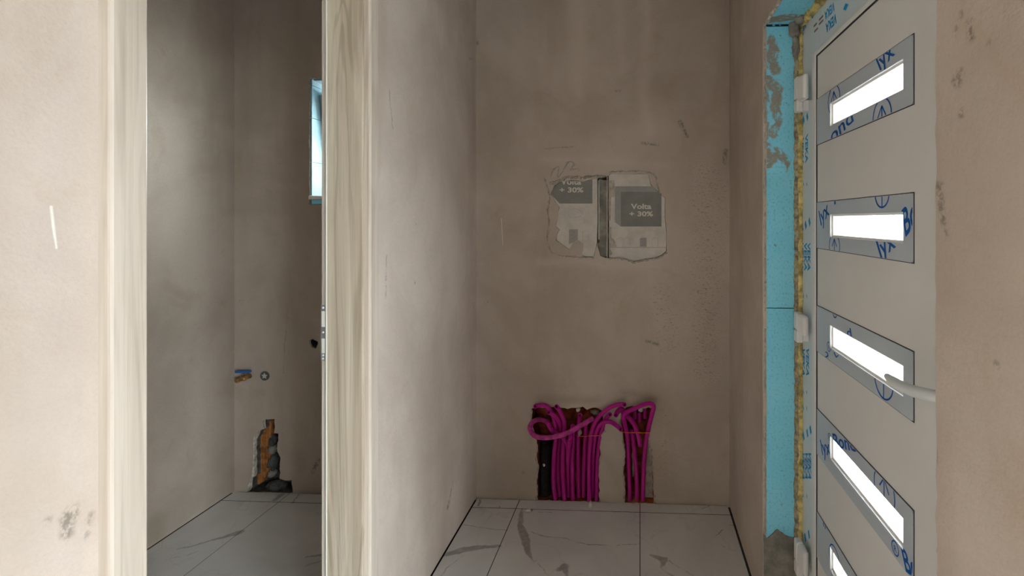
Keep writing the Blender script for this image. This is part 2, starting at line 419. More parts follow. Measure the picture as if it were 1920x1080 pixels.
M_xps = xps('blue_xps_board', [[rv(1446,72,.012), rv(1452,95,.02), rv(1447,115,.022), rv(1455,135,.014)], [rv(1440,150,.02), rv(1458,170,.02), rv(1450,200,.018), rv(1462,230,.012), rv(1450,250,.02)],
    [rv(1436,275,.02), rv(1442,305,.02), rv(1455,285,.016), rv(1474,305,.012), rv(1475,320,.004)], [rv(1436,130,.006), rv(1437,260,.008)]])
M_xpstop = xps('blue_xps_soffit', [[P(1440,38,'z',2.13).to_tuple() and (P(1440,38,'z',2.13), .03), (P(1480,32,'z',2.13), .03)]])

# marble tiles: each vein is a polyline on the floor
def fl(px, py, r): return (P(px, py, 'z', 0), r)
VEINS = [[fl(978,955,.006), fl(975,985,.014), fl(985,1012,.02), fl(992,1035,.012), fl(999,1053,.002)],
         [fl(999,1053,.002), fl(1015,1046,.001)],
         [fl(832,1040,.012), fl(870,1030,.018), fl(905,1026,.012), fl(938,1024,.006)], [fl(868,1040,.002), fl(840,1065,.002), fl(828,1080,.002)],
         [fl(1222,1043,.006), fl(1245,1050,.016), fl(1240,1065,.003), fl(1262,1080,.003)], [fl(1255,1052,.003), fl(1298,1078,.002)],
         [fl(335+.0,1030,.004), fl(383,1017,.004), fl(420,1008,.010), fl(440,1001,.018), fl(448,999,.018)], [fl(310,1051,.003), fl(340,1043,.003), fl(372,1034,.002)],
         [fl(575,1060,.003), fl(607,1049,.004)], [fl(575,1044,.005), fl(607,1040,.007)],
         [fl(517,937,.012), fl(528,927,.014)], [fl(550,942,.006), fl(562,927,.006)], [fl(1045,1068,.01), fl(1058,1062,.018), (P(1062,1078,'z',0), .006)]]
THIN = [[fl(995,996,.0016), fl(1020,1006,.0024), fl(1060,1010,.0016), fl(1105,1022,.003), fl(1150,1022,.002), fl(1200,1020,.002)],
        [fl(868,983,.0018), fl(910,991,.0018), fl(950,995,.0022)], [fl(1341,1005,.0015), fl(1355,994,.003)], [fl(1366,984,.002), fl(1378,984,.002)], [fl(1315,955,.0015), fl(1332,946,.003)],
        [fl(945,935,.002), fl(936,951,.003)], [fl(900,937,.006), fl(897,948,.006)], [fl(1010,960,.0015), fl(1036,962,.002)], [fl(1352,1020,.002), fl(1360,1026,.001)],
        [fl(1010,1058,.0015), fl(1028,1078,.002)]]
t = NT('marble_tile'); p = t.pos()
c = t.mix(t.ramp(t.noise(p, 2.2, 5, 0.6, 0.6), 0.35, 0.7), (0.66, 0.655, 0.645), (0.76, 0.755, 0.745))
m1 = t.math('MULTIPLY', t.strokes(t.warp(t.warp(p, 11, 0.03), 45, 0.012), VEINS, 0.004), t.ramp(t.noise(p, 26, 5, 0.65), 0.2, 0.62, 0.5, 1.0))
c = t.mix(t.math('MULTIPLY', m1, 0.72), c, (0.23, 0.225, 0.21))
m2 = t.strokes(t.warp(t.warp(p, 14, 0.025), 60, 0.008), THIN, 0.0022)
c = t.mix(t.math('MULTIPLY', m2, 0.7), c, (0.24, 0.225, 0.20))
# faint veins over the rest of the floor
vn = t.math('ABSOLUTE', t.math('SUBTRACT', t.noise(t.warp(p, 3, 0.15), 1.4, 4, 0.55), 0.5))
c = t.mix(t.math('MULTIPLY', t.ramp(vn, 0.0, 0.006, 1, 0), 0.16), c, (0.35, 0.34, 0.32))
t.base(c, t.ramp(t.noise(p, 5, 3), 0.3, 0.7, 0.10, 0.2), 0.5); M_tile = t.m

# ================================================================== STRUCTURE
Yz = lambda x: (lambda u, v, d: (x + d, u, v))
# --- floor: screed slab with tiles
slab = struct(box('floor', M_slab, -2.4, XROOM + .25, YBACK - .25, D + .35, -0.15, -0.012))
jx1, jx2 = P(975, 935, 'y', D).x, P(1200, 942, 'y', D).x
row = P(885, 951, 'z', 0).y; g = 0.0017
def tile(x0, x1, y0, y1):
    o = box('tile', M_tile, x0 + g, x1 - g, y0 + g * 1.3, y1 - g * 1.3, -0.0115, 0.0, 0.0006, slab, 1); return o
tw = jx2 - jx1
xs = [XL + .006, jx1, jx2, XR - .008]
ys = [D - .006, row, row - 1.2, row - 2.4]
for a, b in zip(xs, xs[1:]):
    for y1, y0 in zip(ys, ys[1:]): tile(a, b, max(y0, YRET), y1)
xr_ = [XL + .006, jx1] + [jx1 + tw * k for k in range(1, 8)]; xr_ = [x for x in xr_ if x < XROOM - .1] + [XROOM - .006]
yr_ = [YRET - .001, row - 3.6, row - 4.8, YBACK + .006]
for a, b in zip(xr_, xr_[1:]):
    for y1, y0 in zip(yr_, yr_[1:]): tile(a, b, y0, y1)
bj = P(545, 927, 'y', D).x; brow = P(415, 938, 'z', 0).y
bx_ = [XB + .006, bj, min(bj + tw, XLB - .3), XLB - .006]
for a, b in zip(bx_, bx_[1:]):
    for y1, y0 in zip([D - .006, brow, brow - 1.2, brow - 1.94], [brow, brow - 1.2, brow - 1.94]): tile(a, b, y0, y1)
M_grout = simple('dark_grout', (0.06, 0.05, 0.042), 0.95, 0.1)
for xa, xb, yy in ((xs[0], xs[-1], row), (xs[0], xs[-1], row - 1.2), (bx_[0], bx_[-1], brow), (bx_[0], bx_[-1], brow - 1.2)): box('grout', M_grout, xa, xb, yy - g * 1.3, yy + g * 1.3, -.0118, -.0007, 0, slab)
for xx, y0, y1 in ((jx1, YRET, D - .006), (jx2, YRET, D - .006), (bx_[1], .2, D - .006), (bx_[2], .2, D - .006)):
    box('grout', M_grout, xx - g, xx + g, y0, y1, -.0118, -.0008, 0, slab)
box('threshold', M_tile, XR + .016, XF + .03, YN + .006, YR - .006, -.0115, -.001, .0006, slab)
box('threshold', M_mortar, XLB, XL, 0.775, 1.406, -0.0119, -0.002, 0, slab)
struct(box('ceiling', M_ceil, -2.4, XROOM + .25, YBACK - .25, D + .35, CEIL, CEIL + .15))

# --- back wall: rendered skin with the chased-out cavities, masonry behind
bk = lambda u, v, d: (u, D + d, v)
def c1(cx, cy): q = P(940 + cx / 4.5, 720 + cy / 4.5, 'y', D); return (q.x, max(q.z, 0.0))
def c2(cx, cy): q = P(960 + cx / 4.5, 280 + cy / 4.5, 'y', D); return (q.x, q.z)
def c3(cx, cy): q = P(420 + cx / 3.857, 660 + cy / 3.857, 'y', D); return (q.x, max(q.z, 0.0))
SK = 0.11
holeL = [c1(*q) for q in ((255,208),(330,205),(500,200),(560,216),(640,205),(690,195),(720,225),(770,205),(820,215),(850,240),(850,300),(872,340),(875,400),(832,430),(832,600),(822,760))]
holeL += [(c1(825,900)[0], -.009), (c1(305,900)[0], -.009)] + [c1(*q) for q in ((300,850),(310,700),(298,600),(300,480),(270,420),(258,300))]
holeR = [c1(*q) for q in ((1012,235),(1060,200),(1130,195),(1190,215),(1240,205),(1276,230),(1266,330),(1252,420),(1240,480),(1272,600),(1276,750))]
holeR += [(c1(1285,900)[0], -.009), (c1(1046,900)[0], -.009)] + [c1(*q) for q in ((1045,850),(1032,750),(1050,600),(1036,500),(1020,400),(1014,300))]
holeB = [c3(*q) for q in ((290,485),(360,490),(358,590),(388,600),(382,700),(402,790),(400,915),(440,935),(490,930))] + [(c3(490,900)[0], -.009), (c3(165,900)[0], -.009)] + [c3(*q) for q in ((190,985),(195,915),(225,900),(225,640),(250,575),(290,560))]
LCARD = [(360,300),(420,272),(500,258),(600,270),(680,250),(722,245)]
LLOW = [(718,780),(704,860),(690,905),(620,905),(590,890),(602,800),(555,765),(520,790),(482,845),(420,800),(372,765),(380,710),(400,680),(365,645),(385,580),(385,530),(400,490),(325,380)]
RTOP = [(812,222),(830,205),(1150,208),(1172,300),(1212,340),(1265,390),(1293,410),(1290,560),(1305,700),(1303,860),(1240,910),(1130,925),(1030,945),(960,925),(900,910),(820,918)]
holeP = [c2(*q) for q in LCARD + [(735,240)] + RTOP + [(790,915),(740,900)] + LLOW]
wx0, wx1 = P(580, 200, 'y', D).x, P(580, 200, 'y', D).x + 0.62
wz1, wz0 = P(580, 147, 'y', D).z, P(580, 383, 'y', D).z
holeW = [(wx0, wz0), (wx1, wz0), (wx1, wz1), (wx0, wz1)]
hs = P(588, 645, 'y', D); holeS = [(hs.x + .022 * math.cos(a) * (1 + .2 * math.sin(3 * a)), hs.z + .027 * math.sin(a) * (1 + .25 * math.cos(2 * a + 1))) for a in [k * math.pi / 7 for k in range(14)]]
outl = [(XB - .2, -.0115), (XR + .3, -.0115), (XR + .3, CEIL), (XB - .2, CEIL)]
def inner(h, k):
    cx = sum(a for a, b in h) / len(h); cy = sum(b for a, b in h) / len(h)
    return [(a + (cx - a) * k, max(0.004, b + (cy - b) * k)) for a, b in h]
def ragged(h, step=.014, amp=.0035):
    j = jag(h, step, amp, R); return [(a, max(b, -.0095)) for a, b in j]
def smooth_(h): return jag(h, .02, .0022, R)
HF = [ragged(holeL), ragged(holeR), ragged(holeB), smooth_(holeP), jag(holeW, .06, .003, R), holeS]
def outward(h, amp):      # the render breaks back a little further than the chase behind it
    out = []; n = len(h); area = sum(h[i-1][0]*h[i][1]-h[i][0]*h[i-1][1] for i in range(n)); s = 1 if area > 0 else -1
    for i in range(n):
        tx, ty = h[(i+1) % n][0]-h[i-1][0], h[(i+1) % n][1]-h[i-1][1]; L = math.hypot(tx, ty) or 1
        k = amp * R.uniform(.25, 1.5); out.append((h[i][0] + s*ty/L*k, max(-.0105, h[i][1] - s*tx/L*k)))
    return out
HO = [outward(HF[0], .006), outward(HF[1], .006), outward(HF[2], .005)] + HF[3:]
wall_back = struct(sheet('wall_back', [M_back, M_edge], bk, outl, HO, 0.012, None, [1] * 6))
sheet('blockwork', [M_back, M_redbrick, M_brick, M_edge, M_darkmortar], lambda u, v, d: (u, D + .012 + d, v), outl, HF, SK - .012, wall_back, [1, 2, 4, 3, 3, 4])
# masonry core behind
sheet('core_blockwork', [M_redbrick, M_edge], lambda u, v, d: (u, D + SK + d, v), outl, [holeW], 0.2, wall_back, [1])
# --- left partition with the bathroom doorway
DY0, DY1, DZ = 0.775, 1.406, 2.12
outl_l = [(YBACK, 0), (DY0 - .012, 0), (DY0 - .012, DZ), (DY1 + .012, DZ), (DY1 + .012, 0), (D, 0), (D, CEIL), (YBACK, CEIL)]
wall_left = struct(sheet('wall_left', M_left, lambda u, v, d: (XL - d, u, v), outl_l, [], XL - XLB))
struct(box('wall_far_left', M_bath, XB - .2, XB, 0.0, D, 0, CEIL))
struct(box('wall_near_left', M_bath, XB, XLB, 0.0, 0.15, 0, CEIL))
# --- right wall: render skin with a ragged edge, masonry, opening for the front door
sz = 2.13
fe = [(YR + R.uniform(-.004, .004), .0 + sz * k / 70) for k in range(71)]
te = [(YR - (YR - YN) * k / 30, sz + R.uniform(-.003, .003)) for k in range(1, 30)]
ne = [(YN + R.uniform(-.003, .003), sz * (1 - k / 70)) for k in range(71)]
outl_r = [(D, 0)] + fe + te + ne + [(YRET, 0), (YRET, CEIL), (D, CEIL)]
wall_right = struct(sheet('wall_right', [M_right], lambda u, v, d: (XR + d, u, v), outl_r, [], 0.014))
BT = 0.05
sheet('blockwork', M_mortar, lambda u, v, d: (XR + .014 + d, u, v), [(D, 0), (YR + BT, 0), (YR + BT, sz + BT), (YN - .03, sz + BT), (YN - .03, 0), (YRET, 0), (YRET, CEIL), (D, CEIL)], [], 0.236, wall_right)
zj = P(1460, 578, 'y', YR).z
for z0, z1 in ((0.0, zj - .0016), (zj + .0016, sz - .008)):
    sheet('insulation_board', M_xps, lambda u, v, d: (u, YR + d, v), [(XR + .014, z0), (XR + .25, z0), (XR + .25, z1), (XR + .014, z1)], [], BT, wall_right)
sheet('insulation_board', M_xpstop, lambda u, v, d: (u, v, sz + d), [(XR + .014, YN - .02), (XR + .25, YN - .02), (XR + .25, YR + .05), (XR + .014, YR + .05)], [], BT, wall_right)
sheet('insulation_board', M_xps, lambda u, v, d: (u, YN - d, v), [(XR + .014, 0), (XR + .25, 0), (XR + .25, sz), (XR + .014, sz)], [], .028, wall_right)
# chipped render along the reveal edge
def bead(name, f, n, r, mat, parent, seed):
    rn = random.Random(seed); path = [f(k / n) for k in range(n + 1)]
    rr = [r * rn.uniform(.5, 1.4) for _ in path]
    pts = [Vector(q) + Vector((rn.uniform(-1, 1), rn.uniform(-1, 1), 0)) * r * .45 for q in path]
    return mk(name, tube(pts, lambda i: rr[i], 7), mat, parent)
bead('chipped_edge', lambda k: (XR + .008, YR + .001, .002 + (sz - .004) * k), 260, .0042, M_smear, wall_right, 3)
bead('chipped_edge', lambda k: (XR + .009, YN + .002, .002 + (sz - .004) * k), 190, .004, M_right, wall_right, 4)
bead('chipped_edge', lambda k: (XR + .008, YR - (YR - YN) * k, sz - .001), 90, .005, M_edge, wall_right, 5)
# cement patch at the foot of the reveal
top = [(1433,1000),(1438,1010),(1448,1003),(1455,993),(1464,997),(1472,1004),(1484,1007),(1499,1006)]
pt = [P(a, b, 'y', YR - .004) for a, b in top]
sheet('cement_patch', M_mortar, lambda u, v, d: (u, YR - .005 + d, v), jag([(q.x, q.z) for q in pt], .008, .003, R, closed=False) + [(pt[-1].x, .003), (pt[0].x, .003)], [], .0045, wall_right)
for z in (2.118,):   # broken gap under the soffit board
    for a, b in ((1436,1448),(1453,1460),(1464,1481)):
        q0, q1 = P(a, 47, 'y', YR), P(b, 47, 'y', YR)
        box('gap', M_black, q0.x, q1.x, YR - .0012, YR - .0002, q0.z - .004, q0.z + .003, 0, wall_right)
# foam seam between boards and frame
def foam(f, n, r, seed):
    rn = random.Random(seed); path = [Vector(f(k / n)) for k in range(n + 1)]; bm = bmesh.new(); N = 14; prev = None
    for i, p0 in enumerate(path):
        t_ = (path[min(i+1, n)] - path[max(i-1, 0)]).normalized()
        s_ = t_.cross(Vector((.3, -.9, .3))).normalized(); u_ = s_.cross(t_)
        ring = []
        for k in range(N):
            a = 2 * math.pi * k / N; d = s_ * math.cos(a) + u_ * math.sin(a); q = p0 * 1.0
            w_ = 1 + .42 * noise.noise(q * 26 + d * .9 + Vector((seed, 0, 0))) + .3 * noise.noise(q * 70 + d * 1.7)
            ring.append(bm.verts.new(p0 + d * r * w_))
        if prev:
            for k in range(N): bm.faces.new((prev[k], prev[(k+1) % N], ring[(k+1) % N], ring[k]))
        prev = ring
    return bm
zf = P(1503, 50, 'x', XF).z
mk('foam_seam', foam(lambda k: (XF - .004, YR - .002, .02 + (zf - .03) * k), 260, .0125, 1), M_foam, wall_right, True)
mk('foam_seam', foam(lambda k: (XF - .017, YR + .002, .02 + (zf - .03) * k), 420, .0105, 9), M_oldfoam, wall_right, True)
o = mk('foam_seam', foam(lambda k: (XF - .002, YR - .01 - (YR - YN - .05) * k, zf + .003), 130, .0145, 2), M_foam, wall_right, True)
lump('mortar_lump', M_mortar, (XF - .028, YR - .012, zf - .012), (.02, .02, .03), 3, .5, 2.2, 3, wall_right)
lump('mortar_lump', M_mortar, (XF - .018, YR - .05, zf + .004), (.02, .035, .014), 5, .5, 2.2, 3, wall_right)
lump('mortar_lump', M_mortar, (XF - .024, YR - .009, zf - .075), (.012, .012, .04), 6, .5, 2.2, 3, wall_right)
# --- the room behind the camera and its terrace window
struct(box('wall_return', M_white, XR + .0145, XROOM + .25, YRET - .002, YRET + .25, 0, CEIL)); 
struct(sheet('wall_room_right', M_white, lambda u, v, d: (XROOM + d, u, v), [(YBACK, 0), (YRET, 0), (YRET, CEIL), (YBACK, CEIL)], [[(W3[0], W3[2]), (W3[1], W3[2]), (W3[1], W3[3]), (W3[0], W3[3])]], .25))
struct(box('wall_rear', M_white, XL - .124, XROOM + .25, YBACK - .25, YBACK, 0, CEIL))
def framebars(x0, x1, z0, z1, y0, y1, w_, mull=()):
    bm = bmesh.new()
    for a in ((x0, x1, z0, z0 + w_), (x0, x1, z1 - w_, z1), (x0, x0 + w_, z0 + w_, z1 - w_), (x1 - w_, x1, z0 + w_, z1 - w_)): boxbm(a[0], a[1], y0, y1, a[2], a[3], .004, 1, bm)
    for m_ in mull: boxbm(m_ - w_ / 2, m_ + w_ / 2, y0, y1, z0 + w_, z1 - w_, .004, 1, bm)
    return bm
def room_window(name, a0, a1, z0, z1, mull, mat4):
    e = struct(empty(name, mat4 @ Vector(((a0 + a1) / 2, -.12, z0))))
    def put(o): o.data.transform(mat4); adopt(o, e)
    put(mk('window_frame', framebars(a0 + .004, a1 - .004, z0 + .004, z1 - .004, -.16, -.09, .07, mull), M_pvc))
    ed = [a0 + .04] + list(mull) + [a1 - .04]
    for p_, q_ in zip(ed, ed[1:]): put(box('pane', M_glass, p_ + .036, q_ - .036, -.128, -.122, z0 + .075, z1 - .075))
room_window('window_2', *W3, [-1.775], Matrix.Translation((XROOM, 0, 0)) @ Matrix(((0, -1, 0, 0), (1, 0, 0, 0), (0, 0, 1, 0), (0, 0, 0, 1))))
struct(box('ground', M_ground, -14, 16, -16, 14, -.30, -.16))

# ================================================================== bathroom doorway (door_2)
d2 = struct(empty('door_2', (XL, (DY0 + DY1) / 2, 0)), 'pale oak-look doorway lining and casing without a leaf, opening to a small bathroom')
CP = 0.020
def add(o, par): adopt(o, par); return o
# far lining: rebated board facing the camera
add(box('lining', M_lining, XLB + .016, XL + .002, DY1, DY1 + .0115, 0, DZ - .002, .002), d2)
add(box('rebate', M_casing, XLB - .003, XLB + .0135, DY1 + .004, DY1 + .0115, 0, DZ - .002, .001), d2)
add(box('seal', M_seal, XLB + .0125, XLB + .0165, DY1 - .002, DY1 + .006, 0, DZ - .002, .001), d2)
add(box('lining', M_lining, XLB - .003, XL + .002, DY0 - .0115, DY0, 0, DZ - .002, .002), d2)
add(box('lining', M_lining, XLB - .003, XL + .002, DY0 - .01, DY1 + .01, DZ - .012, DZ - .0005, .001), d2)
def casing(y0, y1, z1, flip):
    """moulded architrave: profile in (proud, along) swept up the wall"""
    wd = y1 - y0; prof = [(0, 0), (.014, 0), (.018, .002), (CP, .005), (CP, wd - .005), (CP - .002, wd - .001), (CP - .005, wd), (0, wd)]
    bm = bmesh.new()
    pts = [(XL + a, (y0 + b) if not flip else (y1 - b)) for a, b in prof]
    A = [bm.verts.new((x, y, 0.0)) for x, y in pts]; B = [bm.verts.new((x, y, z1)) for x, y in pts]; n = len(pts)
    for i in range(n): bm.faces.new((A[i], A[(i + 1) % n], B[(i + 1) % n], B[i]))
    bm.faces.new(A); bm.faces.new(B); bmesh.ops.recalc_face_normals(bm, faces=list(bm.faces)); return bm
add(mk('casing', casing(DY1 + .013, DY1 + .062, DZ + .055, False), M_casing), d2)
add(mk('casing', casing(.7024, .7613, DZ + .055, True), M_casing), d2)
add(box('casing', M_casing, XL, XL + CP, .762, DY1 + .012, DZ - .004, DZ + .055, .003), d2)
# strike plate
sz0, sz1 = P(608, 677, 'y', DY1).z, P(608, 572, 'y', DY1).z
sp = add(box('strike_plate', M_steel, XLB - .0045, XLB + .0115, DY1 + .0015, DY1 + .004, sz0, sz1, .0006), d2)
hz = sz1 - sz0
for a, b in ((.11, .39), (.60, .86)):
    o = box('strike_insert', M_seal, XLB - .001, XLB + .0085, DY1 + .0004, DY1 + .0020, sz1 - b * hz if False else sz0 + (1 - b) * hz, sz0 + (1 - a) * hz, .0004); o.parent = sp
for a in (.05, .49, .90, .96):
    bm = bmesh.new(); bmesh.ops.create_cone(bm, cap_ends=True, segments=10, radius1=.0034, radius2=.0026, depth=.0016, matrix=Matrix.Translation((XLB + .003, DY1 + .0008, sz0 + (1 - a) * hz)) @ Matrix.Rotation(math.pi / 2, 4, 'X'))
    o = mk('screw', bm, M_pvc, sp)

# ================================================================== bathroom window (window_1)
w1 = struct(empty('window_1', ((wx0 + wx1) / 2, D + .2, wz0)))
rt_ = .022
zc = [wz0 + .045, wz0 + .22, wz0 + .45, wz1 - .035, wz1]
for a, b in zip(zc, zc[1:]): add(box('reveal_board', M_xpspale, wx0, wx0 + rt_ * .5, D + .004, D + .31, a + .0012, b - .0012, .001), w1)
add(box('reveal_board', M_xpspale, wx1 - rt_, wx1, D + .004, D + .31, wz0 + .045, wz1), w1)
add(box('reveal_board', M_xpspale, wx0 + rt_, wx1 - rt_, D + .004, D + .31, wz1 - rt_ * .5, wz1), w1)
add(box('sill_board', M_pvc, wx0 + .003, wx1 - .002, D - .012, D + .22, wz0 + .024, wz0 + .043, .002), w1)
add(box('sill_packer', M_xps, wx0 + .012, wx1 - .002, D + .002, D + .2, wz0 + .002, wz0 + .023), w1)
add(mk('window_frame', framebars(wx0 + .012, wx1 - rt_, wz0 + .045, wz1 - .012, D + .20, D + .265, .05), M_pvc), w1)
sash = add(mk('sash', framebars(wx0 + .018, wx1 - .06, wz0 + .085, wz1 - .05, D + .17, D + .225, .055), simple('grey_sash', (.30, .30, .30), .4)), w1)
sash.data.transform(Matrix.Translation((0, D + .2, wz0 + .09)) @ Matrix.Rotation(math.radians(14), 4, 'X') @ Matrix.Translation((0, -D - .2, -wz0 - .09)))
o = box('pane', M_glass, wx0 + .1, wx1 - .11, D + .194, D + .2, wz0 + .135, wz1 - .1)
o.data.transform(Matrix.Translation((0, D + .2, wz0 + .09)) @ Matrix.Rotation(math.radians(14), 4, 'X') @ Matrix.Translation((0, -D - .2, -wz0 - .09)))
o.parent = sash

# ================================================================== front door (door_1)
d1 = struct(empty('door_1', (XF, (YR + YN) / 2, 0)), 'off-white entrance door with five steel-trimmed glazed strips and blue film lettering')
NX = (-1, 0, 0)
FT = 0.07
lt = P(1522, 105, 'x', XP).z             # leaf top
yl1 = P(1522, 105, 'x', XP - .006).y     # leaf hinge-side edge
yl0 = YN + .06; lz0 = .03
fo1, fo0 = YR - .004, YN + .005
bm = bmesh.new()
boxbm(XF, XF + FT, yl1 - .03, fo1, 0, zf - .004, .002, 1, bm); boxbm(XF, XF + FT, fo0, yl0 + .03, 0, zf - .004, .002, 1, bm)
boxbm(XF, XF + FT, yl0 + .03, yl1 - .03, lt - .03, zf - .004, .002, 1, bm); boxbm(XF + .03, XF + FT, yl0 + .03, yl1 - .03, 0, .028, .002, 1, bm)
frame = add(mk('door_frame', bm, M_frame), d1)
IM = Matrix.Translation(-Vector(d1.location))
def sub(o, par):
    if o: o.parent = par
    return o
# windows of the leaf, in (y, z), from the second strip
def yz(px, py): q = P(px, py, 'x', XP); return q.y, q.z
py1 = yz(1533, 400)[0]; py0 = yz(1714, 400)[0]
wy1 = yz(1558, 400)[0]; wy0 = yz(1695.5, 400)[0]
PZ = []
for t0, b0, wt, wb in ((64.5, 194.5, 111, 170), (362, 492, 396, 455), (657, 788, 684, 742), (957, 1089, 970, 1028)):
    PZ.append([yz(1713, t0)[1], yz(1713, b0)[1], yz(1695.5, wt)[1], yz(1695.5, wb)[1]])
pitch = (PZ[0][0] - PZ[3][0]) / 3; ph = sum(a[0] - a[1] for a in PZ) / 4; 
PZ = [[PZ[0][0] - k * pitch, PZ[0][0] - k * pitch - ph] for k in range(5)]
wt_off = yz(1713, 362)[1] - yz(1695, 397)[1]; wh = yz(1695, 397)[1] - yz(1695, 455.5)[1]
for a in PZ: a += [(a[0] + a[1]) / 2 + wh / 2, (a[0] + a[1]) / 2 - wh / 2]
sash_in = .048
holes = [[(wy0, a[3]), (wy1, a[3]), (wy1, a[2]), (wy0, a[2])] for a in PZ]
iy0, iy1, iz0, iz1 = yl0 + sash_in, py1 + .001, lz0 + sash_in, P(1532, 107, 'x', XP).z - .001
iz1 = lt - (yl1 - iy1) * .55
leaf = add(sheet('leaf_panel', M_leaf, lambda u, v, d: (XP + d, u, v), [(iy0, iz0), (iy1, iz0), (iy1, iz1), (iy0, iz1)], holes, .07), d1)
bm = bmesh.new(); X0, X1 = XP - .006, XP + .06; gk = .004
for a in ((iy1 + gk, yl1, lz0, lt), (yl0, iy0 - gk, lz0, lt), (iy0 - gk, iy1 + gk, iz1 + gk, lt), (iy0 - gk, iy1 + gk, lz0, iz0 - gk)): boxbm(X0, X1, a[0], a[1], a[2], a[3], .003, 2, bm)
add(mk('sash_rim', bm, M_pvc), d1)
bm = bmesh.new()
for a in ((iy1, iy1 + gk, iz0 - gk, iz1 + gk), (iy0 - gk, iy0, iz0 - gk, iz1 + gk), (iy0, iy1, iz1, iz1 + gk), (iy0, iy1, iz0 - gk, iz0)): boxbm(XP - .003, XP + .05, a[0], a[1], a[2], a[3], 0, 1, bm)
add(mk('gasket', bm, M_gasket), d1)
def clipper(a):
    y0, y1, z1, z0, wz1_, wz0_ = py0 + .001, py1 - .001, a[0] - .001, a[1] + .001, a[2] + .001, a[3] - .001
    def half(bm, co, no): bmesh.ops.bisect_plane(bm, geom=list(bm.verts) + list(bm.edges) + list(bm.faces), plane_co=co, plane_no=no, clear_outer=True)
    def f(bm):
        out = bmesh.new()
        for (ya, yb, za, zb) in ((y0, y1, wz1_, z1), (y0, y1, z0, wz0_), (wy1 + .001, y1, wz0_, wz1_), (y0, wy0 - .001, wz0_, wz1_)):
            b = bm.copy()
            half(b, (0, ya, 0), (0, -1, 0)); half(b, (0, yb, 0), (0, 1, 0)); half(b, (0, 0, za), (0, 0, -1)); half(b, (0, 0, zb), (0, 0, 1))
            me = bpy.data.meshes.new('c'); b.to_mesh(me); b.free(); out.from_mesh(me); bpy.data.meshes.remove(me)
        bm.free(); return out
    return f
plates = []
XPL = XP - .0025
for i, a in enumerate(PZ):
    ol = [(py0, a[1] + .006), (py0 + .002, a[1] + .002), (py0 + .006, a[1]), (py1 - .001, a[1]), (py1 - .001, a[0]), (py0 + .006, a[0]), (py0 + .002, a[0] - .002), (py0, a[0] - .006)]
    pl = add(sheet('trim_plate', M_plate, lambda u, v, d: (XPL + d, u, v), ol, [holes[i]], .002), d1); plates.append(pl)
    bm = bmesh.new(); e = .0018
    boxbm(XPL + .0012, XPL + .0023, py0 - e, py0, a[1] - e, a[0] + e, 0, 1, bm); boxbm(XPL + .0012, XPL + .0023, py0, py1 - .001, a[0], a[0] + e, 0, 1, bm); boxbm(XPL + .0012, XPL + .0023, py0, py1 - .001, a[1] - e, a[1], 0, 1, bm)
    sub(mk('shadow_joint', bm, M_gasket), pl)
    bm = bmesh.new(); q = .006
    for y0, y1, z0, z1 in ((wy0, wy1, a[2] - q, a[2]), (wy0, wy1, a[3], a[3] + q), (wy1 - q, wy1, a[3] + q, a[2] - q), (wy0, wy0 + q, a[3] + q, a[2] - q)): boxbm(XP + .004, XP + .03, y0, y1, z0, z1, .001, 1, bm)
    sub(mk('glazing_bead', bm, M_pvc), pl)
    sub(box('pane', M_frost, XP + .032, XP + .038, wy0, wy1, a[3], a[2]), pl)
def pp(px, py): return P(px, py, 'x', XPL)
def ptext(i, body, o, x1, y1, bold=.012): sub(print_text('print', body, M_blueprint, pp(*o), pp(*x1), pp(*y1), NX, None, bold, clipper(PZ[i])), plates[i])
def pcirc(i, c, ry, arrow=None, w_=.0042):
    q = pp(*c); r = abs(q.z - pp(c[0], c[1] + ry).z)
    bm = ribbon([q + Vector((0, r * math.cos(k * math.pi / 20), r * math.sin(k * math.pi / 20))) - Vector((.0006, 0, 0)) for k in range(40)], w_, NX, None, True)
    if arrow:
        ln = lambda pts: ribbon([q + Vector((-.0006, y * r, z * r)) for y, z in pts], w_, NX, bm)
        ln([(0, -.98), (0, .55)])
        if arrow == 1: ln([(.45, .0), (0, .6)]); ln([(-.45, .0), (0, .6)])
    sub(finish_print('print', bm, M_blueprint, NX, None, clipper(PZ[i])), plates[i])
k1 = lambda a, b: (1400 + a / 4, b / 4)
ptext(0, 'lyx', k1(1003, 530), k1(1115, 405), k1(965, 435)); ptext(0, 'ond', k1(640, 1075), k1(805, 905), k1(622, 985))
pcirc(0, k1(655, 750), 27, 1); pcirc(0, k1(1015, 875), 34, 1)
k2 = lambda a, b: (1490 + a / 4.908, 340 + b / 4.908)
ptext(1, 'lyx', k2(243, 408), k2(322, 300), k2(221, 278)); ptext(1, 'lyx', k2(795, 712), k2(935, 600), k2(748, 550)); ptext(1, 'Bo', k2(1022, 508), k2(1140, 370), k2(985, 275), .02)
pcirc(1, k2(805, 112), 26, 2); pcirc(1, k2(367, 600), 24, 1); sub(finish_print('print', ribbon([pp(*k2(372, 180)) + Vector((-.0006, 0, 0)), pp(*k2(373, 212)) + Vector((-.0006, 0, 0))], .012, NX), M_blueprint, NX, None, clipper(PZ[1])), plates[1])
k3 = lambda a, b: (1490 + a / 4.5, 560 + b / 4.5)
pcirc(2, k3(340, 118), 9); ptext(2, 'd', k3(448, 318), k3(486, 330), k3(436, 240)); pcirc(2, k3(290, 405), 8.5, None, .0025); ptext(2, 'R', k3(287, 420), k3(296, 428), k3(285, 390), .01)
ptext(2, '2', k3(254, 490), k3(282, 520), k3(262, 440)); ptext(2, 'L', k3(350, 500), k3(372, 480), k3(330, 455), .02); pcirc(2, k3(752, 690), 34, 2)
k4 = lambda a, b: (1490 + a / 3.6, 780 + b / 3.6)
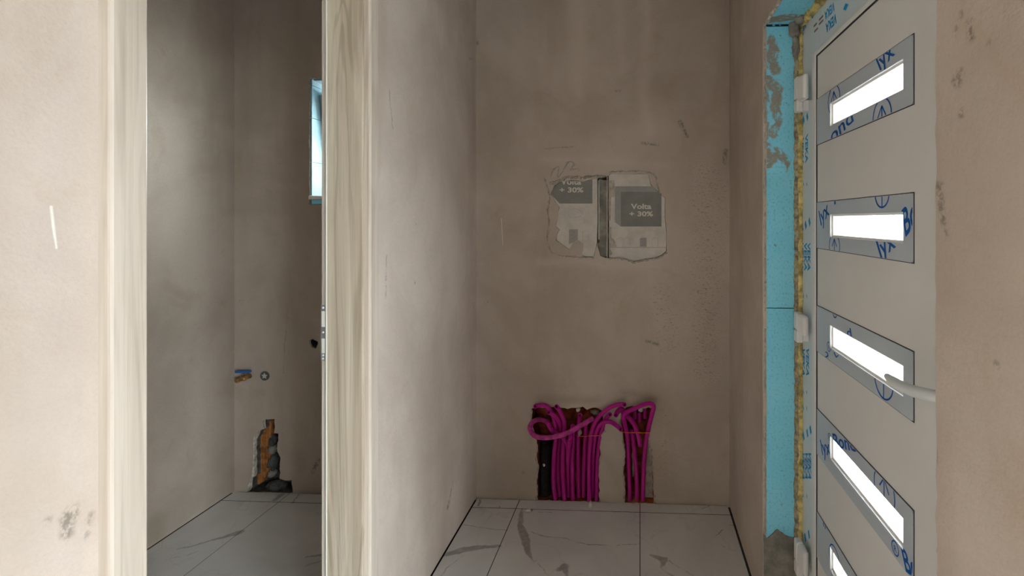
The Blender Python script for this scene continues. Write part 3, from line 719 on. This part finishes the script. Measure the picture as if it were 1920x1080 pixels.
ptext(3, 'lyx', k4(188, 262), k4(246, 262), k4(172, 160)); pcirc(3, k4(237, 143), 6.5, None, .0025); ptext(3, 'R', k4(234, 153), k4(242, 158), k4(233, 132), .01)
ptext(3, 'Bond', k4(268, 205), k4(415, 240), k4(255, 118), .02); pcirc(3, k4(605, 500), 38, 1); pcirc(3, k4(680, 893), 12, None, .003); ptext(3, 'R', k4(673, 912), k4(691, 925), k4(670, 868), .01)
ptext(3, 'Bo', k4(752, 1045), k4(850, 1130), k4(716, 880), .02); pcirc(3, k4(255, 440), 12)
ptext(4, 'ly', k4(196, 745), k4(218, 745), k4(186, 695)); pcirc(4, k4(270, 975), 25)
# film printing on the frame
def fp(px, py): return P(px, py, 'x', XF)
for cy_, cols in ((283, (1504.5, 1512.5)), (481, (1504, 1510.5, 1517)), (677, (1506.5, 1514.5)), (870, (1506, 1512.5, 1518.5))):
    for j, cx_ in enumerate(cols):
        hh = 27; dy = (j - .5) * (-7 if cy_ == 283 else 0)
        a = fp(cx_ - 2.4, cy_ - hh + dy); b = fp(cx_ - 2.4, cy_ + hh + dy); c_ = fp(cx_ + 2.6, cy_ - hh + dy); b.y = a.y; c_.z = a.z
        sub(print_text('print', 'VEKA', M_cyanprint, a, b, c_, NX, None, .03), frame)
for cy_, cols in ((222, (1507, 1514)), (425, (1505, 1511, 1518)), (815, (1507, 1514, 1520)), (1005, (1510, 1517))):
    for j, cx_ in enumerate(cols):
        q = fp(cx_, cy_ - j * 6 + 3); sub(flat('print', M_cyanprint, [q + Vector((0, 0, .017)), q + Vector((0, .011, .004)), q + Vector((0, 0, -.017)), q + Vector((0, -.011, -.004))], NX, .0006, None), frame)
for cy_ in (345, 555, 735, 765, 930):
    for cx_ in (1507, 1513):
        q = fp(cx_, cy_); sub(flat('print', M_cyanprint, [q + Vector((0, .003, .008)), q + Vector((0, .004, -.004)), q + Vector((0, -.003, -.009)), q + Vector((0, -.002, .002))], NX, .0006, None), frame)
for o_, x_, y_ in (((1565, 2), (1546.5, 27), (1567, 17)), ((1569, 24), (1548.5, 48), (1571.5, 40)), ((1512, 41), (1505, 49), (1512.5, 51))):
    a, b, c_ = fp(*o_), fp(*x_), fp(*y_); b.z = a.z; c_.y = a.y
    sub(print_text('print', 'VEKA' if o_[0] > 1520 else 'VE', M_cyanprint, a, b, c_, NX, None, .03), frame)
for cx_, cy_ in ((1586, 13), (1524, 29), (1504, 66)):
    q = fp(cx_, cy_); s_ = .017; sub(flat('print', M_cyanprint, [q + Vector((0, s_, 0)), q + Vector((0, .002, .011)), q + Vector((0, -s_, 0)), q + Vector((0, -.002, -.011))], NX, .0006, None), frame)
for a, b in (((1536, 38), (1544, 30)), ((1526, 50), (1532, 43)), ((1527, 60), (1534, 53)), ((1536, 46), (1544, 39))):
    a, b = fp(*a), fp(*b); b.z = a.z; sub(finish_print('print', ribbon([a + Vector((-.0006, 0, 0)), b + Vector((-.0006, 0, 0))], .007, NX), M_brownprint, NX, None, None), frame)
# hinges
for yt, ym_, yb in ((145, 187, 211), (585, 618, 641), (1012, 1052, 1076)):
    hx, hy = XF - .032, YR - .065
    zt, zm, zb = (P(1495, v, 'y', hy).z for v in (yt, ym_, yb))
    h0 = add(box('hinge', M_pvc, hx - .012, hx + .012, hy - .017, hy + .017, zb, zm - .001, .006, None, 3), d1)
    sub(box('hinge_cap', M_pvc, hx - .012, hx + .012, hy - .017, hy + .017, zm + .001, zt, .006, None, 3), h0)
    bm = boxbm(hx - .011, XP - .004, hy - .062, hy - .006, zm - .012, zt - .003, .009, 3)
    for v in bm.verts: v.co.x += (hy - .006 - v.co.y) * .16 if v.co.x < hx + .005 else 0
    sub(mk('hinge_wing', bm, M_pvc), h0)
    sub(box('hinge_plate', M_pvc, hx + .005, XF, hy - .012, hy + .02, zb + .004, zm - .004, .002), h0)
# lever handle
hxp = XP - .058
pts = [P(1664, 706, 'x', hxp), P(1676, 716, 'x', hxp), P(1695, 726, 'x', hxp - .002), P(1715, 734, 'x', hxp - .003), P(1740, 738, 'x', hxp)]
q = pts[-1].copy(); q.y -= .012; pts[-1] = q; e1 = q + Vector((.018, -.014, 0)); e2 = q + Vector((.055, -.016, 0))
path = spline(pts + [e1, e2], .004); nn = len(path)
hd = add(mk('lever_handle', tube(path, lambda i: .0105 * min(1, .62 + i / 14) if i < 14 else .0105 + .0012 * min(1, i / nn), 14), M_handle, None, True), d1)
lump_tip = lump('lever_tip', M_handle, path[0], (.0066, .0072, .0068), 1, 0, 1, 2); sub(lump_tip, hd)
rb = boxbm(XP - .010, XP, e2.y - .016, e2.y + .016, e2.z - .13, e2.z + .05, .006, 3); sub(mk('handle_backplate', rb, M_handle), hd)

# ================================================================== services in the back wall
tubes = []
RC = 0.0112
def cp(cx, cy, dy): return P(940 + cx / 4.5, 720 + cy / 4.5, 'y', D + dy)
def conduit(pts, label, group=None, ends=(False, True), r=RC, mat=None, name='corrugated_conduit', cat='conduit', flange=True):
    vs = [cp(*q) for q in pts]
    path = spline(vs, .0026)
    bm = tube(path, lambda i: r if i % 2 else r * .90, 12, ends, .78)
    o = mk(name, bm, mat or M_conduit, None, False); center(o); tag(o, label, cat, group); tubes.append(o); return o
BOT = 1026
G1 = 'magenta conduits in the wide wall chase'; G2 = 'magenta conduits in the narrow wall chase'
conduit([(462, BOT, .022), (440, 830, .022), (446, 600, .022), (460, 470, .022), (455, 350, .016), (425, 240, 0), (370, 182, -.03), (305, 182, -.046), (284, 190, -.066)], 'magenta conduit arching over the chase\'s top corner with its open end out', G1)
conduit([(500, BOT, .052), (482, 820, .052), (480, 600, .052), (490, 480, .052), (500, 370, .036), (470, 290, -.01), (418, 246, -.036), (400, 240, -.058)], 'magenta conduit bending out with open end just below the arching one', G1)
conduit([(538, BOT, .014), (520, 800, .014), (519, 600, .014), (527, 440, .018), (530, 320, .02), (500, 240, 0), (474, 200, -.018), (464, 190, -.038)], 'magenta conduit leaning with its cut tip at the chase\'s top edge', G1)
conduit([(574, BOT, .05), (564, 820, .046), (562, 640, .034), (556, 510, -.008), (500, 434, -.018), (430, 395, -.016), (395, 335, -.008), (392, 318, .01)], 'magenta conduit hooked over inside the big loop', G1, (False, False))
conduit([(395, 325, .062), (330, 300, .05), (268, 318, .01), (240, 375, -.03), (285, 438, -.05), (400, 452, -.06), (540, 420, -.062), (680, 345, -.048), (772, 290, -.008)], 'dusty ribbed magenta conduit curled in a big loop across the others', G1, (False, False), RC * 1.08, M_dusty)
conduit([(605, 345, .012), (590, 420, -.02), (574, 500, -.038), (566, 580, -.04), (563, 668, -.04)], 'short pale magenta conduit hanging down with open end in front', G1, (False, True), RC * 1.1)
conduit([(606, BOT, .024), (600, 820, .024), (600, 600, .024), (606, 480, .034), (604, 400, .055)], 'straight magenta conduit rising behind the short hanging one', G1, (False, True))
conduit([(652, BOT, .05), (650, 820, .05), (646, 600, .05), (650, 440, .05), (655, 330, .045), (661, 282, .03), (666, 262, -.012)], 'magenta conduit whose round open mouth faces out of the chase', G1)
conduit([(698, BOT, .05), (694, 820, .05), (702, 600, .05), (712, 440, .05), (716, 340, .055)], 'straight magenta conduit ending behind the big loop', G1, (False, True))
conduit([(742, BOT, .018), (740, 820, .018), (742, 600, .018), (760, 420, .012), (800, 310, -.02), (880, 222, -.04), (960, 180, -.042), (1022, 170, -.048), (1042, 174, -.064)], 'long magenta conduit arching out of the chase over the plastered pier', G1)
conduit([(770, BOT, .05), (771, 820, .05), (777, 600, .046), (794, 430, .026), (838, 340, -.022), (908, 317, -.044), (965, 345, -.048), (1000, 374, -.05), (1009, 383, -.068)], 'magenta conduit drooping over the plastered pier with open end down', G1)
conduit([(804, BOT, .022), (807, 820, .022), (815, 600, .022), (836, 440, .02), (862, 345, .012), (884, 292, -.012), (908, 262, -.03), (917, 256, -.052)], 'magenta conduit with open end between the arching and drooping ones', G1)
conduit([(1085, BOT, .034), (1078, 800, .034), (1070, 600, .034), (1062, 430, .02), (1038, 320, -.022), (1032, 262, -.05), (1064, 234, -.058), (1150, 195, -.05), (1240, 164, -.05), (1284, 185, -.045), (1270, 260, -.03), (1240, 380, .01), (1212, 560, .03), (1198, 780, .03), (1194, BOT, .03)], 'magenta conduit bent in a closed hoop above the narrow chase', G2, (False, False))
conduit([(1144, BOT, .04), (1142, 820, .04), (1128, 600, .04), (1112, 470, .042), (1098, 385, .046)], 'straight magenta conduit with open top under the hoop', G2)
conduit([(967, 264, -.08), (974, 246, -.058), (990, 226, -.036), (1018, 216, -.014), (1066, 272, .0), (1122, 345, .008), (1156, 440, .012), (1172, 525, .016)], 'short crossing magenta conduit with wide mouth beside the hoop', G2, (True, True), RC * 1.1)
for a in ((1122, 205, 295), (1164, 240, 322), (1210, 205, 290)):
    conduit([(a[0], a[1], .07), (a[0] + 2, (a[1] + a[2]) / 2, .07), (a[0] + 3, a[2], .07)], 'short magenta conduit stub hanging lowest at the back of the narrow chase' if a[0] == 1164 else 'short magenta conduit stub high at the back of the narrow chase', 'conduit stubs in the narrow chase', (False, True), RC * .9)
# black drain hose
conduit([(372, BOT, .062), (368, 800, .062), (372, 600, .062), (384, 440, .068)], 'thick black corrugated hose standing at the chase\'s dark side', None, (False, True), .032, M_black, 'drain_hose', 'hose')
# tie wires
for pts, lb in (([(640, 440, .03), (700, 441, .028), (746, 438, -.004), (826, 436, -.004)], 'thin orange tie wire across the wide chase\'s conduits'),
                ([(1018, 405, -.002), (1080, 411, -.003), (1140, 411, -.005), (1200, 412, -.005), (1256, 411, -.001)], 'thin orange tie wire across the narrow chase\'s conduits')):
    bm = tube(spline([cp(*q) for q in pts], .01), .0021, 6); o = center(mk('tie_wire', bm, M_tie)); tag(o, lb, 'wire', 'orange tie wires')
# mortar and render lumps inside the chases
for i, (cx_, cy_, dy, r) in enumerate(((650, 215, .02, (.012, .012, .01)), (790, 235, .03, (.022, .015, .012)), (1175, 220, .01, (.012, .012, .010)), (660, 410, .045, (.012, .008, .014)), (360, 685, .022, (.006, .004, .008)))):
    lump('render_lump', M_edge if i != 1 else M_mortar, cp(cx_, cy_, dy), r, i, .45, 2.0, 2, wall_back)
q0, q1 = c1(1215, 900), c1(1284, 900)
sheet('chase_mortar_backing', M_smear, lambda u, v, d: (u, D + .06 + d, v), jag([(c1(1222, 480)[0], c1(1222, 480)[1]), (c1(1245, 470)[0], c1(1245, 470)[1]), (q1[0] - .004, .42), (q1[0] - .002, -.006), (q0[0], -.006), (q0[0] + .006, .3)], .02, .003, R), [], .045, wall_back)
sheet('chase_mortar_backing', M_smear, lambda u, v, d: (u, D + .085 + d, v), jag([c1(1098, 470), c1(1125, 470), c1(1128, 700), c1(1118, 860), c1(1102, 860)], .02, .003, R), [], .02, wall_back)
for cx_ in (618, 722): sheet('brick_rib', M_brick, lambda u, v, d: (u, D + .085 + d, v), [(c1(cx_ - 12, 500)[0], .02), (c1(cx_ + 12, 500)[0], .02), c1(cx_ + 12, 470), c1(cx_ - 12, 470)], [], .022, wall_back)
# plaster crumbs on the tile edge
o = lump('plaster_crumb', M_seal, P(1108, 943, 'z', .014) + Vector((0, -.012, 0)), (.009, .022, .012), 4, .5, 2.4, 3); tag(center(o), 'pale plaster crumb on the tile edge below the conduits', 'crumb')
o = lump('plaster_crumb', M_seal, P(991, 957, 'z', .004), (.016, .011, .0035), 8, .5, 2.4, 3); tag(center(o), 'flat pale plaster crumb on the floor near the tile joint', 'crumb')

# ================================================================== distribution boxes with printed cards
NY = (0, -1, 0)
def c2p(cx, cy, dy): q = P(960 + cx / 4.5, 280 + cy / 4.5, 'y', D); q.y = D + dy; return q
def cardbox(outline, label):
    pts = [c2(*q) for q in outline]; cx_ = sum(a for a, b in pts) / len(pts); zb = min(b for a, b in pts)
    e = empty('distribution_box', (cx_, D + .04, zb)); tag(e, label, 'electrical box', 'card-covered distribution boxes')
    im = Matrix.Translation(-Vector(e.location))
    h = [(a + (cx_ - a) * .006, b) for a, b in inner(pts, .006)]
    o = sheet('box_body', M_pvc, lambda u, v, d: (u, D + .007 + d, v), h, [], .09, e); o.matrix_parent_inverse = im
    o = sheet('card_cover', M_card, lambda u, v, d: (u, D + .004 + d, v), h, [], .0028, e); o.matrix_parent_inverse = im
    return e, im, o
CF = D + .004
def cprint(card, im, mat, pts, off): o = flat('print', mat, [Vector((c2(*q)[0], CF, c2(*q)[1])) for q in pts], NY, off, card)
def ctext(card, im, body, o, x1, y1, clip=None):
    f = lambda q: Vector((c2(*q)[0], CF, c2(*q)[1]))
    ob = print_text('print', body, M_cardtext, f(o), f(x1), f(y1), NY, card, .03, clip, .0012)
def cline(card, im, pts, w_=.0012, mat=None):
    ob = finish_print('print', ribbon([Vector((c2(*q)[0], CF - .001, c2(*q)[1])) for q in pts], w_, NY), mat or M_cardline, NY, card, None)
e, im, card = cardbox(LCARD + [(724, 600)] + LLOW, 'card-fronted box half buried in plaster, its dark print cut off at top')
cprint(card, im, M_cardgrey, [(362, 303), (420, 274), (500, 261), (600, 273), (678, 254), (678, 457), (400, 457), (329, 382)], .0006)
zc_ = c2(0, 272)[1]
def topclip(bm):
    bmesh.ops.bisect_plane(bm, geom=list(bm.verts) + list(bm.edges) + list(bm.faces), plane_co=(0, 0, zc_), plane_no=(0, 0, 1), clear_outer=True); return bm
ctext(card, im, 'Volta', (410, 296), (583, 296), (410, 246), topclip); ctext(card, im, '+ 30%', (400, 362), (602, 362), (400, 322))
cline(card, im, [(478, 565), (475, 530), (495, 505), (540, 500), (580, 520), (600, 550), (560, 572), (500, 578), (478, 565)])
cprint(card, im, M_cardline, [(480, 675), (555, 675), (555, 760), (520, 785), (480, 800)], .0005); cline(card, im, [(590, 700), (642, 680), (642, 765), (598, 785), (595, 700)]); cline(card, im, [(500, 690), (530, 700), (505, 725), (535, 735), (505, 760)], .002, M_cardgrey)
cline(card, im, [(405, 735), (425, 700), (450, 705), (430, 725)])
e, im, card = cardbox(RTOP + [(812, 500)], 'card-fronted box with full dark square print beside the half-buried one')
cprint(card, im, M_cardmid, [(868, 312), (1195, 312), (1212, 342), (1262, 388), (1262, 652), (918, 652), (868, 615)], .0005)
cprint(card, im, M_cardgrey, [(918, 358), (1228, 358), (1260, 389), (1260, 650), (918, 650)], .0009)
ctext(card, im, 'Volta', (1003, 502), (1176, 502), (1003, 460)); ctext(card, im, '+ 30%', (990, 563), (1190, 563), (990, 525))
cline(card, im, [(822, 828), (1302, 828)], .0015, M_pencil)
for x in (880, 945, 1075, 1180): cline(card, im, [(x, 822), (x, 760), (x + 25, 745), (x + 52, 748), (x + 52, 822)])
cprint(card, im, M_cardline, [(1080, 750), (1135, 745), (1135, 822), (1080, 822)], .0004)
cline(card, im, [(1090, 755), (1120, 765), (1092, 785), (1122, 795), (1092, 815)], .002, M_cardgrey)
# plaster smears on the cards and round them
f2 = lambda u, v, d: (u, CF - .0022 + d, v)
sheet('plaster_smear', M_smear, f2, jag([c2(*q) for q in ((814, 262), (864, 262), (866, 400), (836, 405), (832, 600), (814, 600))], .02, .001, R), [], .0016, wall_back)
sheet('plaster_smear', M_smear, f2, jag([c2(*q) for q in ((814, 655), (838, 655), (838, 745), (865, 770), (880, 822), (822, 825), (850, 880), (816, 915))], .02, .001, R), [], .0016, wall_back)
# mortar strip between the boxes
sheet('mortar_strip', M_mortar, lambda u, v, d: (u, D + .006 + d, v), jag([c2(*q) for q in ((738, 250), (798, 262), (798, 800), (800, 905), (735, 905), (725, 800), (738, 780))], .015, .0012, R), [], .09, wall_back)
box('chase_mortar_backing', M_darkmortar, c2(722, 0)[0], c2(812, 0)[0], D + .10, D + .109, c2(0, 905)[1], c2(0, 250)[1], 0, wall_back)  # dark backing added so the gaps beside the strip read as shade
box('metal_strip', M_steel, c2(728, 0)[0], c2(736, 0)[0], D + .004, D + .02, c2(0, 760)[1], c2(0, 262)[1], 0, wall_back)
box('metal_strip', M_card, c2(799, 0)[0], c2(806, 0)[0], D + .003, D + .02, c2(0, 915)[1], c2(0, 225)[1], 0, wall_back)
# raised ragged plaster lips around the recess
def lip(pts, r, seed, mat=None):
    rn = random.Random(seed); pth = spline([Vector((c2(*q)[0], D - .0005, c2(*q)[1])) for q in pts], .006)
    pth = [p_ + Vector((rn.uniform(-1, 1), 0, rn.uniform(-1, 1))) * .0025 for p_ in pth]; rr = [r * 1.35 * rn.uniform(.3, 1.3) for _ in pth]
    mk('plaster_lip', tube(pth, lambda i: rr[i], 6), mat or M_smear, wall_back)
lip([(270, 240), (300, 330), (318, 400), (300, 520), (310, 600), (298, 760), (325, 850), (370, 890), (450, 900), (560, 910), (690, 915)], .003, 1)
lip([(325, 240), (340, 180), (395, 150), (380, 230), (420, 200), (460, 120), (500, 105), (520, 130), (490, 180), (555, 160), (560, 190)], .003, 2)
lip([(320, 290), (400, 265), (470, 235), (560, 240), (640, 235), (720, 225), (780, 230)], .006, 3)
lip([(820, 190), (960, 185), (1150, 190), (1215, 240), (1235, 330), (1262, 385)], .0028, 4); lip([(820, 925), (900, 915), (960, 932), (1030, 950), (1130, 935), (1235, 915), (1305, 865)], .004, 5)
# pencil level marks
for px_, py_, ax in ((911, 570, 'y'), (453, 568, 'y'), (419, 570, 'B'), (888, 573, 'L')):
    fn = {'y': lambda a, b: P(a, b, 'y', D - .0006), 'B': lambda a, b: P(a, b, 'x', XB + .0006), 'L': lambda a, b: P(a, b, 'x', XL + .0006)}[ax]
    nr = {'y': NY, 'B': (1, 0, 0), 'L': (1, 0, 0)}[ax]; s_ = 4.5 if ax != 'L' else 3
    tri = [fn(px_ - s_, py_ - 5), fn(px_ + s_, py_ - 5), fn(px_, py_ + 5)]
    finish_print('pencil_mark', ribbon(tri, .0016, nr, None, True), M_pencil, nr, {'y': wall_back, 'B': bpy.data.objects['wall_far_left'], 'L': wall_left}[ax], None)

# ================================================================== bathroom fittings
def c3p(cx, cy, dy): return P(420 + cx / 3.857, 660 + cy / 3.857, 'y', D + dy)
v0 = c3p(140, 190, -.02)
ve = empty('ball_valve', v0); tag(ve, 'brass ball valve with blue lever on the bathroom wall', 'valve'); vim = Matrix.Translation(-v0)
def vsub(o): o.parent = ve; o.matrix_parent_inverse = vim.copy(); return o
pb = spline([c3p(92, 206, -.03), c3p(125, 196, -.032), c3p(155, 184, -.03), c3p(188, 172, -.028)], .003)
vsub(mk('valve_body', tube(pb, lambda i: (.0135, .0135, .0135, .011, .0105, .012, .0145, .015, .0145, .012, .0115, .0115, .0135, .0135)[min(13, int(i * 14 / len(pb)))], 8), M_brass))
vsub(mk('pipe_stub', tube([c3p(112, 202, -.025), c3p(112, 202, .0)], .009, 10), M_brass))
vsub(mk('valve_stem', tube([c3p(140, 188, -.03), c3p(138, 152, -.03)], .005, 8), M_brass))
a0, a1 = c3p(88, 140, -.03), c3p(186, 146, -.03)
bm = boxbm(a0.x, a1.x, D - .042, D - .016, a1.z - .005, a1.z + .007, .004, 2)
for v in bm.verts: k = (v.co.x - a0.x) / (a1.x - a0.x); v.co.z += .006 * math.sin(k * 3.1)
vsub(mk('lever', bm, M_bluehandle, None, True))
fc = c3p(297, 172, 0); fe_ = empty('capped_pipe', fc); tag(fe_, 'round grey pipe end plugged with plaster next to the valve', 'pipe')
fim = Matrix.Translation(-fc)
bm = tube([fc + Vector((0, -.004, 0)), fc], .024, 20, (True, False), .72)
o = mk('collar', bm, M_grey, fe_); o.matrix_parent_inverse = fim
bm = bmesh.new(); st = [bm.verts.new(fc + Vector((math.cos(k * math.pi / 5 + .3) * (.017 if k % 2 == 0 else .0085), -.0048, math.sin(k * math.pi / 5 + .3) * (.017 if k % 2 == 0 else .0085)))) for k in range(10)]
f = bm.faces.new(st); rr = bmesh.ops.extrude_face_region(bm, geom=[f]); bmesh.ops.translate(bm, verts=[v for v in rr['geom'] if isinstance(v, bmesh.types.BMVert)], vec=(0, .0028, 0)); bmesh.ops.recalc_face_normals(bm, faces=list(bm.faces))
o = mk('plaster_plug', bm, M_card, fe_); o.matrix_parent_inverse = fim
# broken-out block: ribbed clay face and mortar
x0, x1 = c3(198, 0)[0], c3(300, 0)[0]; n = 5
bm = bmesh.new()
for k in range(n):
    xa, xb = x0 + (x1 - x0) * k / n, x0 + (x1 - x0) * (k + 1) / n
    top_ = c3(0, 570 - 60 * (k >= 3))[1]; bot_ = c3(0, (980, 965, 930, 890, 865)[k])[1]
    boxbm(xa + .0012, xb - .0012, D + .035, D + .075, bot_, top_ - .002, .002, 1, bm)
boxbm(x0, x1, D + .042, D + .08, c3(0, 860)[1], c3(0, 575)[1], 0, 1, bm)
mk('ribbed_block', bm, M_oldbrick, wall_back)
sheet('chase_mortar_backing', M_darkmortar, lambda u, v, d: (u, D + .088 + d, v), [c3(*q) for q in ((292, 500), (355, 500), (380, 620), (395, 800), (395, 920), (480, 940), (480, 1010), (200, 1010), (232, 900), (232, 650))], [], .02, wall_back)
lump('mortar_lump', M_darkmortar, c3p(356, 640, .05), (.014, .03, .03), 11, .3, 2, 3, wall_back)
lump('mortar_lump', M_mortar, c3p(356, 700, .05), (.012, .03, .025), 12, .4, 3, 3, wall_back)
lump('mortar_lump', M_darkmortar, c3p(362, 790, .05), (.018, .035, .04), 13, .3, 2, 3, wall_back)
lump('mortar_lump', M_mortar, c3p(352, 872, .055), (.016, .03, .02), 14, .4, 3, 3, wall_back)
lump('mortar_lump', M_darkmortar, c3p(385, 960, .055), (.05, .04, .028), 15, .25, 2, 3, wall_back)
sheet('render_smear', M_edge, lambda u, v, d: (u, D - .0016 + d, v), jag([c3(*q) for q in ((222, 600), (212, 640), (214, 740), (205, 880), (192, 925), (170, 985), (186, 985), (192, 912), (221, 895), (221, 640))], .012, .0012, R), [], .0014, wall_back)
